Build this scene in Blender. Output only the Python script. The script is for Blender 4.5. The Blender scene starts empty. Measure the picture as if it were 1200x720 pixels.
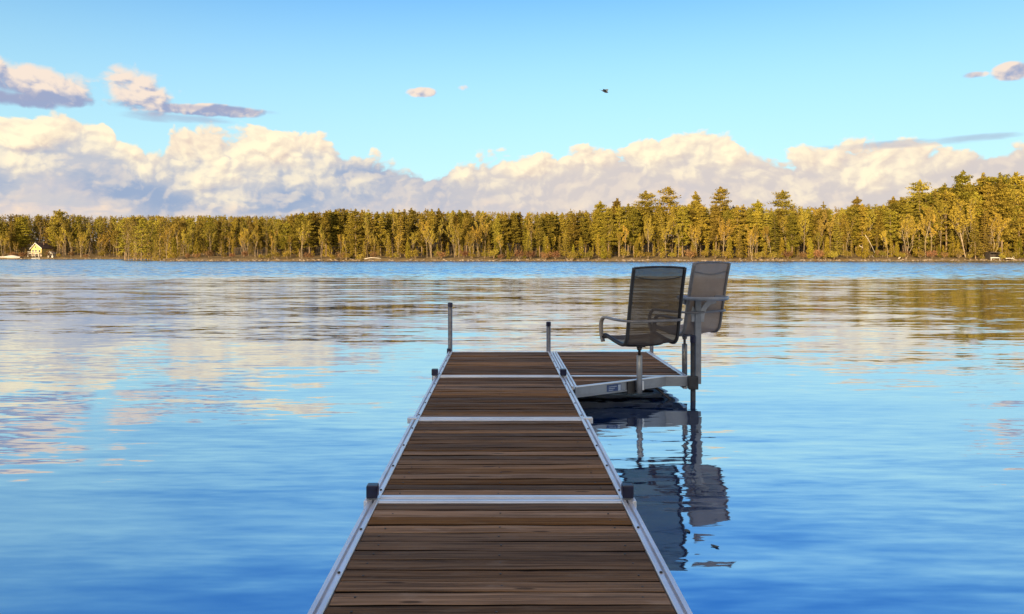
import bpy, bmesh, math, random
import numpy as np
from mathutils import Vector, Matrix

rnd = random.Random(7)
np.random.seed(7)
sc = bpy.context.scene
COL = sc.collection
PI = math.pi

# ------------------------------------------------------------------ camera, sky, sun, exposure
DOCK = 0.225                     # top of the deck above the water
CAMH = DOCK + 1.175
F, VX, HY = 866.0, 586.0, 299.5  # focal length in pixels, heading and horizon in the 1200x720 photograph
cam_d = bpy.data.cameras.new('camera'); cam = bpy.data.objects.new('camera', cam_d); COL.objects.link(cam)
cam_d.sensor_width = 36; cam_d.lens = F/1200*36
cam_d.shift_x = (600-VX)/1200; cam_d.shift_y = -(360-HY)/1200
cam_d.clip_start = 0.05; cam_d.clip_end = 20000
cam.location = (0, 0, CAMH); cam.rotation_euler = (PI/2, 0, 0)
sc.camera = cam

SUN_EL = math.radians(10.5); SUN_ROT = math.radians(204)
sunv = Vector((math.sin(SUN_ROT)*math.cos(SUN_EL), math.cos(SUN_ROT)*math.cos(SUN_EL), math.sin(SUN_EL)))
sl = bpy.data.lights.new('sun', 'SUN'); sl.energy = 5.0; sl.angle = math.radians(0.5); sl.color = (1.0, 0.74, 0.42)
so = bpy.data.objects.new('sun', sl); COL.objects.link(so); so.rotation_euler = sunv.to_track_quat('Z', 'Y').to_euler()
so.location = (-20, -60, 60)

sc.view_settings.view_transform = 'Standard'; sc.view_settings.look = 'None'
sc.view_settings.exposure = 0.9; sc.view_settings.gamma = 1; sc.view_settings.use_curve_mapping = False

class NT:
    """tiny helper for building node trees"""
    def __init__(s, tree): s.t = tree; s.n = tree.nodes; s.l = tree.links
    def put(s, sock, v):
        if isinstance(v, bpy.types.NodeSocket): s.l.new(v, sock)
        elif v is not None:
            try: sock.default_value = v
            except Exception: sock.default_value = (*v, 1.0)
    def node(s, typ, **kw):
        n = s.n.new(typ)
        for k, v in kw.items(): setattr(n, k, v)
        return n
    def m(s, op, a, b=None, c=None, clamp=False):
        n = s.node('ShaderNodeMath', operation=op, use_clamp=clamp)
        for i, v in enumerate((a, b, c)):
            if v is not None: s.put(n.inputs[i], v)
        return n.outputs[0]
    def vm(s, op, a, b=None, scale=None):
        n = s.node('ShaderNodeVectorMath', operation=op)
        s.put(n.inputs[0], a)
        if b is not None: s.put(n.inputs[1], b)
        if scale is not None: s.put(n.inputs['Scale'], scale)
        return n.outputs['Value'] if op in ('LENGTH', 'DOT_PRODUCT') else n.outputs[0]
    def xyz(s, x, y, z=0.0):
        n = s.node('ShaderNodeCombineXYZ')
        for i, v in enumerate((x, y, z)): s.put(n.inputs[i], v)
        return n.outputs[0]
    def sep(s, v):
        n = s.node('ShaderNodeSeparateXYZ'); s.put(n.inputs[0], v); return n.outputs
    def noise(s, v, scale=1.0, detail=4.0, rough=0.5, dist=0.0, out=0, dim='3D'):
        n = s.node('ShaderNodeTexNoise', noise_dimensions=dim); s.put(n.inputs['Vector'], v); s.put(n.inputs['Scale'], scale)
        s.put(n.inputs['Detail'], detail); s.put(n.inputs['Roughness'], rough); s.put(n.inputs['Distortion'], dist)
        return n.outputs[out]
    def voro(s, v, scale=1.0, detail=0.0, rough=0.5):
        n = s.node('ShaderNodeTexVoronoi', feature='F1', voronoi_dimensions='2D'); s.put(n.inputs['Vector'], v); s.put(n.inputs['Scale'], scale)
        s.put(n.inputs['Detail'], detail); s.put(n.inputs['Roughness'], rough)
        return n.outputs['Distance']
    def ss(s, v, a, b, lo=0.0, hi=1.0):
        n = s.node('ShaderNodeMapRange', interpolation_type='SMOOTHSTEP')
        for i, q in enumerate((v, a, b, lo, hi)): s.put(n.inputs[i], q)
        return n.outputs[0]
    def lin(s, v, a, b, lo=0.0, hi=1.0):
        n = s.node('ShaderNodeMapRange')
        for i, q in enumerate((v, a, b, lo, hi)): s.put(n.inputs[i], q)
        return n.outputs[0]
    def mix(s, f, a, b, blend='MIX'):
        n = s.node('ShaderNodeMix', data_type='RGBA', blend_type=blend)
        s.put(n.inputs[0], f); s.put(n.inputs[6], a); s.put(n.inputs[7], b)
        return n.outputs[2]
    def curve(s, v, pts):
        n = s.node('ShaderNodeFloatCurve'); c = n.mapping.curves[0]; n.mapping.use_clip = False
        while len(c.points) < len(pts): c.points.new(0.5, 0.5)
        for p, (x, y) in zip(c.points, pts): p.location = (x, y); p.handle_type = 'AUTO'
        n.mapping.update(); s.put(n.inputs['Value'], v)
        return n.outputs[0]

def azel(px, py):
    """heading and tangent of elevation of a point of the sky"""
    u = (px-VX)/F; az = math.atan(u); return az, (HY-py)/F*math.cos(az)

def build_world():
    w = bpy.data.worlds.new('World'); sc.world = w; w.use_nodes = True; w.cycles.sampling_method = 'MANUAL'; w.cycles.sample_map_resolution = 512
    t = NT(w.node_tree); t.n.clear()
    out = t.node('ShaderNodeOutputWorld'); bg = t.node('ShaderNodeBackground'); t.l.new(bg.outputs[0], out.inputs[0])
    bg.inputs['Strength'].default_value = 0.10
    sky = t.node('ShaderNodeTexSky', sky_type='NISHITA'); sky.sun_disc = False
    sky.sun_elevation = SUN_EL; sky.sun_rotation = SUN_ROT; sky.air_density = 1.0; sky.dust_density = 0.4; sky.ozone_density = 1.5
    tc = t.node('ShaderNodeTexCoord'); d = tc.outputs['Generated']
    x, y, z = t.sep(d)
    az = t.m('ARCTAN2', x, y)
    T = t.m('DIVIDE', z, t.m('MAXIMUM', t.m('SQRT', t.m('ADD', t.m('MULTIPLY', x, x), t.m('MULTIPLY', y, y))), 0.02))
    a01 = t.lin(az, -0.75, 0.75)
    def prof(pts):
        q = []
        for px, py in pts:
            a, e = azel(px, py); q.append(((a+0.75)/1.5, e*3))
        q = [(0.0, q[0][1])]+q+[(1.0, q[-1][1])]
        return t.m('DIVIDE', t.curve(a01, q), 3.0)
    # clear sky: Nishita, graded to the cyan of the photograph
    clear = t.mix(1.0, sky.outputs[0], SKY_TINT, 'MULTIPLY')
    hs = t.node('ShaderNodeHueSaturation'); hs.inputs['Saturation'].default_value = SKY_SAT
    hs.inputs['Value'].default_value = 1.0; t.put(hs.inputs['Color'], clear); clear = t.vm('SCALE', hs.outputs[0], scale=t.lin(az, -0.6, 0.6, 1.16, 0.98))
    grad = t.ss(T, 0.20, 0.65)
    clear = t.mix(1.0, clear, t.mix(grad, SKY_LOW, SKY_HIGH), 'MULTIPLY')

    # cloud noise in heading / elevation
    P = t.xyz(t.m('MULTIPLY', az, 1.0), t.m('MULTIPLY', T, 1.25), 0.0)
    warp = t.vm('SCALE', t.vm('SUBTRACT', t.noise(P, 9.0, 3.0, 0.5, out=1, dim='2D'), (0.5, 0.5, 0.5)), scale=0.035)
    Pw = t.vm('ADD', P, warp)
    def puff(p):       # cauliflower relief
        q = t.vm('ADD', p, t.vm('SCALE', t.vm('SUBTRACT', t.noise(p, 38.0, 4.0, 0.6, out=1, dim='2D'), (0.5, 0.5, 0.5)), scale=0.016))
        a = t.m('SUBTRACT', 0.55, t.voro(q, 14.0, 3.4, 0.54))
        b = t.m('MULTIPLY', t.m('SUBTRACT', t.noise(p, 20.0, 9.0, 0.60, dim='2D'), 0.5), 0.55)
        return t.m('ADD', a, b)
    h0 = puff(Pw)
    h1 = puff(t.vm('ADD', Pw, (-0.0050, 0.0070, 0.0)))
    relief = t.m('SUBTRACT', h0, h1)                                # lit from upper left
    lump = t.noise(P, 7.0, 3.0, 0.5, dim='2D')
    # --- main bank
    top = prof([(-60,140),(0,132),(40,124),(100,126),(128,142),(146,166),(180,172),(205,152),(262,139),(340,146),(400,164),(450,180),(505,193),
                (545,183),(600,178),(660,174),(720,163),(770,150),(800,145),(850,154),(868,167),(920,174),(960,170),(1000,162),(1040,156),(1100,164),(1200,158),(1290,170)])
    base = prof([(-60,184),(0,186),(60,190),(110,188),(150,186),(200,206),(300,216),(400,206),(470,200),(560,212),(640,214),(720,206),(800,190),(860,206),(950,208),(1040,204),(1200,190),(1290,190)])
    Dn = t.m('SUBTRACT', t.m('ADD', top, t.m('ADD', t.m('MULTIPLY', h0, 0.034), 0.001)), T)
    aM = t.ss(Dn, -0.0025, 0.0065)
    soft = t.ss(Dn, 0.0, 0.03)
    below = t.m('SUBTRACT', t.m('SUBTRACT', base, 0.010), T)
    bn = t.m('ADD', below, t.m('ADD', t.m('MULTIPLY', t.m('SUBTRACT', lump, 0.5), 0.07), t.m('MULTIPLY', h0, -0.055)))
    shade = t.ss(bn, -0.034, 0.036)                                  # 0 lit part, 1 grey underside
    lit = t.m('ADD', 0.80, t.m('MULTIPLY', relief, 1.35), clamp=True)
    cM = t.mix(lit, C_SHADE, C_LIT)
    cM = t.mix(t.m('MULTIPLY', t.m('SUBTRACT', 1.0, soft), 0.35), cM, C_RIM)
    under = t.mix(t.ss(t.noise(t.xyz(az, t.m('MULTIPLY', T, 2.2)), 10.0, 7.0, 0.6, dim='2D'), 0.30, 0.72), C_UNDER, C_UNDER2)
    left = t.ss(az, 0.12, -0.25)
    under = t.mix(t.m('SUBTRACT', 1.0, left), under, C_UNDER_R)
    under = t.mix(t.m('MULTIPLY', t.ss(relief, -0.10, 0.25), 0.40), under, C_RIM)
    cM = t.mix(shade, cM, under)
    # --- low pale bank under the grey base
    lowtop = prof([(-60,214),(0,212),(60,196),(110,198),(140,222),(200,232),(250,236),(400,232),(520,226),(600,232),(700,236),(760,210),(800,206),(840,222),(900,236),(1000,230),(1100,208),(1200,196),(1290,200)])
    Dl = t.m('SUBTRACT', t.m('ADD', lowtop, t.m('ADD', t.m('MULTIPLY', h0, 0.022), -0.010)), T)
    aL = t.ss(Dl, -0.016, 0.022)
    streak = t.noise(t.xyz(t.m('MULTIPLY', az, 5.0), t.m('MULTIPLY', T, 42.0)), 1.0, 5.0, 0.6, dim='2D')
    cL = t.mix(t.m('ADD', 0.5, t.m('MULTIPLY', relief, 1.3), clamp=True), C_LOWSH, C_LOWLIT)
    cL = t.mix(t.m('MULTIPLY', t.ss(streak, 0.45, 0.62), t.ss(Dl, 0.0, 0.02, 0.2, 0.75)), cL, C_UNDER2)
    # --- patches: small clouds, each (px, py, half width, half height, strength)
    def patch(px, py, rx, ry):
        a, e = azel(px, py); k = math.cos(a)
        u = t.m('DIVIDE', t.m('SUBTRACT', az, a), rx/F*k*k); v = t.m('DIVIDE', t.m('SUBTRACT', T, e), ry/F*k)
        return t.m('SUBTRACT', 1.0, t.m('ADD', t.m('MULTIPLY', u, u), t.m('MULTIPLY', v, v)))
    def union(lst):
        r = None
        for q in lst:
            p = patch(*q); r = p if r is None else t.m('MAXIMUM', r, p)
        return r
    puffs = union([(-2,78,30,19),(40,94,46,22),(84,106,52,24),(156,106,56,26),(110,120,80,12),(493,108,18,6),(541,103,10,5),(1186,84,26,10),(20,118,60,10),(250,130,92,7),(1142,88,18,5)])
    nz = t.m('ADD', t.m('MULTIPLY', h0, 1.5), 0.36)
    pd = t.m('ADD', puffs, nz)
    aP = t.ss(pd, -0.20, 0.60)
    vtop = t.ss(t.m('ADD', t.m('MULTIPLY', t.m('SUBTRACT', T, prof([(-60,104),(0,92),(60,108),(100,116),(200,118),(300,133),(490,112),(700,100),(1186,90),(1290,90)])), 14.0), t.m('MULTIPLY', relief, 1.2)), -0.30, 0.30)
    cP = t.mix(vtop, C_PUFFSH, C_PUFF)
    wisps = union([(205,139,70,6),(30,112,60,9),(1060,169,105,6),(1140,162,70,5),(250,128,80,4)])
    wn = t.m('MULTIPLY', t.m('SUBTRACT', t.noise(t.xyz(t.m('MULTIPLY', az, 14.0), t.m('MULTIPLY', T, 60.0)), 1.0, 5.0, 0.55, dim='2D'), 0.5), 2.2)
    aW = t.m('MULTIPLY', t.ss(t.m('ADD', wisps, wn), -0.2, 1.1), 0.55)
    # compose
    c = clear
    c = t.mix(t.ss(T, 0.42, 0.06, 0.0, 0.70), c, C_HAZE)
    c = t.mix(aM, c, cM)
    c = t.mix(aL, c, cL)
    c = t.mix(aP, c, cP)
    c = t.mix(aW, c, C_WISP)
    # unseen cloud added overhead and behind the camera to warm the blue ambient light
    hi = t.m('MAXIMUM', t.ss(T, 0.80, 1.5), t.ss(y, 0.05, -0.30))
    cov = t.ss(t.noise(t.vm('MULTIPLY', d, (3.0, 3.0, 5.0)), 1.0, 4.0, 0.55), 0.36, 0.56)
    c = t.mix(t.m('MULTIPLY', hi, cov), c, C_OVER)
    t.l.new(c, bg.inputs['Color'])

EXPO = 2**sc.view_settings.exposure
def skyc(r, g, b):
    """sRGB 0-255 seen in the sky -> colour for the Background (strength 0.10)"""
    f = lambda v: (v/255/12.92 if v/255 <= 0.04045 else ((v/255+0.055)/1.055)**2.4)
    return tuple(f(v)/0.10/EXPO for v in (r, g, b))
SKY_TINT = (1.02, 1.19, 1.24, 1); SKY_SAT = 1.16
SKY_LOW = (1.0, 1.0, 1.0, 1); SKY_HIGH = (0.30, 0.62, 1.10, 1)
C_LIT = tuple(1.15*v for v in skyc(255, 240, 206)); C_SHADE = skyc(214, 192, 186); C_RIM = skyc(250, 232, 212)
C_UNDER = skyc(157, 176, 206); C_UNDER2 = skyc(200, 202, 210); C_UNDER_R = skyc(217, 208, 205)
C_LOWLIT = skyc(248, 226, 206); C_LOWSH = skyc(200, 200, 212)
C_PUFF = skyc(250, 232, 216); C_PUFFSH = skyc(158, 172, 205); C_WISP = skyc(166, 172, 200); C_HAZE = skyc(190, 229, 241); C_OVER = skyc(255, 236, 206)
build_world()

# ------------------------------------------------------------------ helpers
def tag(o, label=None, cat=None, group=None, kind=None):
    if label: o['label'] = label
    if cat: o['category'] = cat
    if group: o['group'] = group
    if kind: o['kind'] = kind
    return o
def empty(name, loc=(0, 0, 0), rz=0.0):
    o = bpy.data.objects.new(name, None); o.empty_display_size = 0.2; COL.objects.link(o); o.location = loc; o.rotation_euler = (0, 0, rz); return o
def mesh_obj(name, verts, faces, mat, parent=None, smooth=False):
    me = bpy.data.meshes.new(name); me.from_pydata([tuple(v) for v in verts], [], faces); me.update()
    if smooth: me.polygons.foreach_set('use_smooth', [True]*len(me.polygons))
    me.materials.append(mat)
    o = bpy.data.objects.new(name, me); COL.objects.link(o)
    if parent: o.parent = parent
    return o
class MB:
    def __init__(s): s.v = []; s.f = []
    def add(s, v, f):
        n = len(s.v); s.v += [tuple(p) for p in v]; s.f += [tuple(i+n for i in q) for q in f]; return s
    def box(s, x0, x1, y0, y1, z0, z1, bev=0.0, rot=None, at=(0, 0, 0)):
        b = bev
        if b <= 0:
            v = [(x, y, z) for x in (x0, x1) for y in (y0, y1) for z in (z0, z1)]
            f = [(0,1,3,2),(4,6,7,5),(0,4,5,1),(2,3,7,6),(0,2,6,4),(1,5,7,3)]
        else:
            bm = bmesh.new(); bmesh.ops.create_cube(bm, size=1.0)
            for q in bm.verts: q.co = Vector(((x0+x1)/2+q.co.x*(x1-x0), (y0+y1)/2+q.co.y*(y1-y0), (z0+z1)/2+q.co.z*(z1-z0)))
            bmesh.ops.bevel(bm, geom=bm.edges[:], offset=b, segments=2, affect='EDGES', profile=0.5)
            bm.verts.index_update(); v = [q.co.copy() for q in bm.verts]; f = [[q.index for q in p.verts] for p in bm.faces]; bm.free()
        if rot is not None: v = [rot @ Vector(p) + Vector(at) for p in v]
        return s.add(v, f)
    def sweep(s, path, prof, up=Vector((0, 0, 1)), closed=False, cap=True, scales=None):
        """carry a 2-D outline (side, up) along a path"""
        path = [Vector(p) for p in path]; n = len(path); k = len(prof); v = []; f = []
        for i, p in enumerate(path):
            if closed: d = path[(i+1) % n]-path[i-1]
            else: d = path[min(i+1, n-1)]-path[max(i-1, 0)]
            d.normalize(); u = up
            if abs(d.dot(u)) > 0.97: u = Vector((0, 1, 0)) if abs(d.y) < 0.9 else Vector((1, 0, 0))
            side = d.cross(u).normalized(); uu = side.cross(d).normalized(); sc_ = scales[i] if scales else 1.0
            for a, b in prof: v.append(p+side*a*sc_+uu*b*sc_)
        for i in range(n if closed else n-1):
            j = (i+1) % n
            for q in range(k): f.append((i*k+q, i*k+(q+1) % k, j*k+(q+1) % k, j*k+q))
        if cap and not closed: f.append(tuple(range(k-1, -1, -1))); f.append(tuple((n-1)*k+q for q in range(k)))
        return s.add(v, f)
    def tube(s, path, r, n=10, **kw):
        if isinstance(r, (list, tuple)): kw['scales'] = r; r = 1.0
        return s.sweep(path, [(math.cos(2*PI*i/n)*r, math.sin(2*PI*i/n)*r) for i in range(n)], **kw)
    def lathe(s, prof, n=20, at=(0, 0, 0)):
        v = []; f = []; k = len(prof)
        for i in range(n):
            a = 2*PI*i/n
            for r, z in prof: v.append((at[0]+r*math.cos(a), at[1]+r*math.sin(a), at[2]+z))
        for i in range(n):
            j = (i+1) % n
            for q in range(k-1): f.append((i*k+q, j*k+q, j*k+q+1, i*k+q+1))
        f.append(tuple(i*k for i in range(n-1, -1, -1))); f.append(tuple(i*k+k-1 for i in range(n)))
        return s.add(v, f)
    def build(s, name, mat, parent=None, smooth=False): return mesh_obj(name, s.v, s.f, mat, parent, smooth)
def curve_pts(pts, n=6):
    """Catmull-Rom through points"""
    P = [Vector(p) for p in pts]; P = [P[0]*2-P[1]]+P+[P[-1]*2-P[-2]]; out = []
    for i in range(1, len(P)-2):
        for k in range(n):
            u = k/n; a, b, c, d = P[i-1], P[i], P[i+1], P[i+2]
            out.append(0.5*((2*b)+(c-a)*u+(2*a-5*b+4*c-d)*u*u+(3*b-a-3*c+d)*u**3))
    out.append(P[-2]); return out
def at(px, d, z=0.0): return Vector(((px-VX)*d/F, d, z))

# ------------------------------------------------------------------ materials
MATS = {}
def material(name, color, rough=0.6, metal=0.0, var=0.0, vscale=3.0, stretch=(1, 1, 1), color2=None, spec=0.5, bump=0.0, bscale=40.0, objrand=0.0, alpha=None):
    m = bpy.data.materials.new(name); m.use_nodes = True; t = NT(m.node_tree); p = t.n['Principled BSDF']
    col = (*color, 1)
    if var > 0 or color2 or bump > 0:
        tc = t.node('ShaderNodeTexCoord'); v = t.vm('MULTIPLY', tc.outputs['Object'], stretch)
    if color2 or var > 0:
        c2 = (*color2, 1) if color2 else tuple(min(1, c*(1+var)) for c in color)+(1,)
        c1 = col if color2 else tuple(c*(1-var) for c in color)+(1,)
        n = t.noise(v, vscale, 5.0, 0.6); col = t.mix(t.ss(n, 0.32, 0.68), c1, c2)
    if objrand > 0:
        oi = t.node('ShaderNodeObjectInfo'); hs = t.node('ShaderNodeHueSaturation')
        t.put(hs.inputs['Hue'], t.lin(oi.outputs['Random'], 0, 1, 0.5-0.012*objrand, 0.5+0.018*objrand))
        t.put(hs.inputs['Value'], t.lin(t.m('FRACT', t.m('MULTIPLY', oi.outputs['Random'], 7.31)), 0, 1, 1-0.35*objrand, 1+0.35*objrand))
        t.put(hs.inputs['Color'], col); col = hs.outputs[0]
    t.put(p.inputs['Base Color'], col); p.inputs['Roughness'].default_value = rough; p.inputs['Metallic'].default_value = metal
    p.inputs['Specular IOR Level'].default_value = spec
    if bump > 0:
        b = t.node('ShaderNodeBump'); b.inputs['Strength'].default_value = 1.0; b.inputs['Distance'].default_value = bump
        t.put(b.inputs['Height'], t.noise(v, bscale, 4.0, 0.6)); t.put(p.inputs['Normal'], b.outputs[0])
    MATS[name] = m; return m

ALU = material('brushed_aluminium', (0.74, 0.76, 0.80), 0.38, 0.55, var=0.09, vscale=4, bump=0.0003, bscale=50)
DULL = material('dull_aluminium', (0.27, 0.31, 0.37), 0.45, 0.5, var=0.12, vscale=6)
BRACKET = material('light_grey_coat', (0.42, 0.45, 0.49), 0.4, 0.2, var=0.1, vscale=14)
SCREW = material('dark_screw_steel', (0.05, 0.045, 0.04), 0.5, 0.5, var=0.3, vscale=30)
GALV = material('galvanised_steel', (0.19, 0.20, 0.22), 0.45, 0.7, var=0.25, vscale=22)
DARKPOST = material('dark_steel', (0.030, 0.034, 0.042), 0.45, 0.1, var=0.3, vscale=18)  # shade on the corner post is put into this dark tone
TABLEGREY = material('grey_powder_coat', (0.28, 0.31, 0.35), 0.4, 0.25, var=0.12, vscale=14)
CAP = material('navy_plastic', (0.008, 0.011, 0.045), 0.35, 0.0, var=0.2, vscale=30)
FRAME1 = material('charcoal_frame_paint', (0.026, 0.026, 0.030), 0.38, 0.2, var=0.2, vscale=20)
FRAME2 = material('grey_frame_paint', (0.17, 0.165, 0.17), 0.4, 0.2, var=0.15, vscale=20)
ARMGREY = material('grey_arm_paint', (0.19, 0.19, 0.20), 0.42, 0.15, var=0.15, vscale=16)
BLUESTICK = material('blue_sticker', (0.03, 0.07, 0.20), 0.4, var=0.15, vscale=30)
PALESTICK = material('pale_print', (0.42, 0.52, 0.66), 0.5, var=0.1, vscale=30)

def sling_mat(name, col, trans):
    m = bpy.data.materials.new(name); m.use_nodes = True; t = NT(m.node_tree); p = t.n['Principled BSDF']; out = t.n['Material Output']
    tc = t.node('ShaderNodeTexCoord'); x, y, z = t.sep(tc.outputs['Object'])
    s = t.m('ADD', t.m('ABSOLUTE', y), z)
    weave = t.m('MULTIPLY', t.m('ADD', t.m('SINE', t.m('MULTIPLY', x, 900.0)), t.m('SINE', t.m('MULTIPLY', s, 900.0))), 0.25)
    n = t.noise(tc.outputs['Object'], 14.0, 4.0, 0.6)
    f = t.m('ADD', t.m('ADD', 0.35, weave), t.m('MULTIPLY', t.m('SUBTRACT', n, 0.5), 0.6), clamp=True)
    t.put(p.inputs['Base Color'], t.mix(f, tuple(c*0.75 for c in col)+(1,), tuple(c*1.3 for c in col)+(1,))); p.inputs['Roughness'].default_value = 0.75
    p.inputs['Specular IOR Level'].default_value = 0.2
    tr = t.node('ShaderNodeBsdfTransparent'); mx = t.node('ShaderNodeMixShader')
    # holes of the open weave
    t.put(mx.inputs[0], t.m('SUBTRACT', trans, t.m('MULTIPLY', weave, 0.15), clamp=True)); t.l.new(p.outputs[0], mx.inputs[1]); t.l.new(tr.outputs[0], mx.inputs[2]); t.l.new(mx.outputs[0], out.inputs[0])
    return m
SLING1 = sling_mat('dark_sling_mesh', (0.085, 0.070, 0.062), 0.13)
SLING2 = sling_mat('sky_lit_sling_mesh', (0.30, 0.250, 0.225), 0.06)  # same fabric as the dark sling; sky reflection and angle put into colour

def leaf_mat(name, c, c2, rand=1.0, vs=0.35):
    m = material(name, c, 0.75, color2=c2, vscale=vs, spec=0.12, objrand=rand); return m
def wood_mat():
    m = bpy.data.materials.new('weathered_boards'); m.use_nodes = True; t = NT(m.node_tree); p = t.n['Principled BSDF']
    tc = t.node('ShaderNodeTexCoord'); o = tc.outputs['Object']
    at_ = t.node('ShaderNodeAttribute', attribute_name='tone', attribute_type='GEOMETRY'); tr, tg, tb = t.sep(at_.outputs['Color'])
    off = t.vm('ADD', o, t.xyz(t.m('MULTIPLY', tr, 40.0), t.m('MULTIPLY', tg, 17.0), 0.0))
    g1 = t.noise(t.vm('MULTIPLY', off, (1.6, 55.0, 30.0)), 1.0, 6.0, 0.65, 0.4)
    g2 = t.noise(t.vm('MULTIPLY', off, (5.0, 16.0, 8.0)), 1.0, 4.0, 0.6)
    g3 = t.noise(t.vm('MULTIPLY', off, (0.9, 260.0, 100.0)), 1.0, 3.0, 0.6)
    c = t.mix(t.ss(g1, 0.28, 0.72), (0.056, 0.033, 0.020, 1), (0.225, 0.138, 0.083, 1))
    c = t.mix(t.m('MULTIPLY', t.ss(g3, 0.52, 0.68), 0.7), c, (0.32, 0.225, 0.155, 1))
    c = t.mix(t.m('MULTIPLY', t.ss(g2, 0.54, 0.74), 0.5), c, (0.235, 0.170, 0.125, 1))         # greyed wear
    v = t.m('ADD', 0.66, t.m('MULTIPLY', tg, 1.05)); hs = t.node('ShaderNodeHueSaturation'); t.put(hs.inputs['Color'], c); t.put(hs.inputs['Value'], v)
    t.put(hs.inputs['Saturation'], t.m('ADD', 0.98, t.m('MULTIPLY', tr, 0.45))); c = t.mix(tb, (0.016, 0.011, 0.008, 1), hs.outputs[0])      # sawn sides: shade of the gaps put into a dark colour
    # knots
    kn = t.voro(t.vm('MULTIPLY', off, (1.1, 5.0, 1.0)), 1.0); c = t.mix(t.ss(kn, 0.055, 0.025, 0.0, 0.7), c, (0.022, 0.013, 0.009, 1))
    t.put(p.inputs['Base Color'], c); t.put(p.inputs['Roughness'], t.m('ADD', 0.55, t.m('MULTIPLY', g1, 0.3)))
    p.inputs['Specular IOR Level'].default_value = 0.08
    b = t.node('ShaderNodeBump'); b.inputs['Distance'].default_value = 0.003; t.put(b.inputs['Height'], t.m('ADD', g1, t.m('MULTIPLY', g3, 0.5))); t.put(p.inputs['Normal'], b.outputs[0])
    return m
WOOD = wood_mat()

def water_mat():
    m = bpy.data.materials.new('lake_water'); m.use_nodes = True; t = NT(m.node_tree); t.n.clear()
    out = t.node('ShaderNodeOutputMaterial'); ge = t.node('ShaderNodeNewGeometry'); pos = ge.outputs['Position']; x, y, z = t.sep(pos)
    half = (0.5, 0.5, 0.5)
    def slope(sx, sy, det, amp, ax=1.0, rough=0.5, shift=0.0):
        c = t.noise(t.xyz(t.m('ADD', t.m('MULTIPLY', x, sx), shift), t.m('MULTIPLY', y, sy), shift), 1.0, det, rough, 0.0, out=1)
        v = t.vm('SUBTRACT', c, half); v = t.vm('MULTIPLY', v, (ax, 1.0, 0.0))
        return t.vm('SCALE', v, scale=amp)
    patchn = t.noise(t.xyz(t.m('MULTIPLY', x, 0.10), t.m('MULTIPLY', y, 0.28)), 1.0, 3.0, 0.5)
    calm = t.ss(patchn, 0.35, 0.65, 0.45, 1.25)
    near = t.ss(y, 14.0, 34.0)                       # swell reads stronger in the open
    s = slope(0.30, 0.85, 2.0, 0.060, 0.5)           # long swell
    s = t.vm('ADD', s, t.vm('SCALE', slope(0.35, 2.4, 4.0, 0.120, 0.4, shift=7.0, rough=0.62), scale=calm))
    s = t.vm('ADD', s, t.vm('SCALE', slope(1.6, 8.0, 2.0, 0.115, 0.5, shift=13.0), scale=calm))
    s = t.vm('ADD', s, t.vm('SCALE', slope(4.0, 17.0, 3.0, 0.085, 0.6, shift=31.0), scale=calm))
    s = t.vm('ADD', s, t.vm('SCALE', t.vm('ADD', slope(0.22, 1.1, 5.0, 0.125, 0.4, shift=43.0, rough=0.66), (0.0, -0.020, 0.0)), scale=near))
    edge = t.m('ADD', y, t.m('MULTIPLY', t.m('SUBTRACT', t.noise(t.xyz(t.m('MULTIPLY', x, 0.05), t.m('MULTIPLY', y, 0.05)), 1.0, 3.0, 0.6), 0.5), 22.0))
    ruf = t.ss(edge, 38.0, 62.0)
    r = slope(1.3, 1.9, 3.0, 0.75, 0.8, shift=21.0)
    bias = t.xyz(0.0, RUF_BIAS, 0.0)                 # wind waves stand up: the sides one sees lean towards the near shore
    r = t.vm('ADD', r, bias)
    s = t.vm('ADD', s, t.vm('SCALE', r, scale=ruf))
    nrm = t.vm('NORMALIZE', t.vm('ADD', s, (0, 0, 1.0)))
    gl = t.node('ShaderNodeBsdfGlossy', distribution='GGX'); gl.inputs['Roughness'].default_value = 0.03; gl.inputs['Color'].default_value = (0.90, 0.96, 1.0, 1)
    t.put(gl.inputs['Normal'], nrm)
    di = t.node('ShaderNodeBsdfDiffuse'); di.inputs['Color'].default_value = WATER_BODY
    fr = t.node('ShaderNodeFresnel'); fr.inputs['IOR'].default_value = WATER_IOR; t.put(fr.inputs['Normal'], nrm)
    mx = t.node('ShaderNodeMixShader'); t.put(mx.inputs[0], t.m('ADD', 0.58, t.m('MULTIPLY', fr.outputs[0], 0.42))); t.l.new(di.outputs[0], mx.inputs[1]); t.l.new(gl.outputs[0], mx.inputs[2]); t.l.new(mx.outputs[0], out.inputs[0])
    return m
RUF_BIAS = -0.10; WATER_BODY = (0.004, 0.035, 0.15, 1); WATER_IOR = 2.0
WATER = water_mat()

GROUND = material('forest_floor', (0.16, 0.11, 0.055), 0.9, var=0.0, color2=(0.26, 0.19, 0.09), vscale=0.5, spec=0.1)
ROCK = material('shore_stone', (0.19, 0.15, 0.11), 0.8, var=0.4, vscale=1.2, spec=0.2)
BARK = material('grey_brown_bark', (0.20, 0.145, 0.09), 0.9, var=0.35, vscale=2.0, stretch=(3, 3, .6), spec=0.1)
BIRCH = material('pale_birch_bark', (0.38, 0.30, 0.20), 0.8, var=0.0, color2=(0.22, 0.165, 0.10), vscale=1.3, stretch=(2, 2, 1), spec=0.1)
DEADWOOD = material('bleached_wood', (0.44, 0.39, 0.32), 0.8, var=0.2, vscale=3)
L_PINE = leaf_mat('pine_needles', (0.155, 0.122, 0.018), (0.27, 0.205, 0.025))
L_SPRUCE = leaf_mat('spruce_needles', (0.130, 0.100, 0.018), (0.225, 0.168, 0.024))
L_CEDAR = leaf_mat('cedar_sprays', (0.165, 0.130, 0.014), (0.245, 0.185, 0.020))
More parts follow.
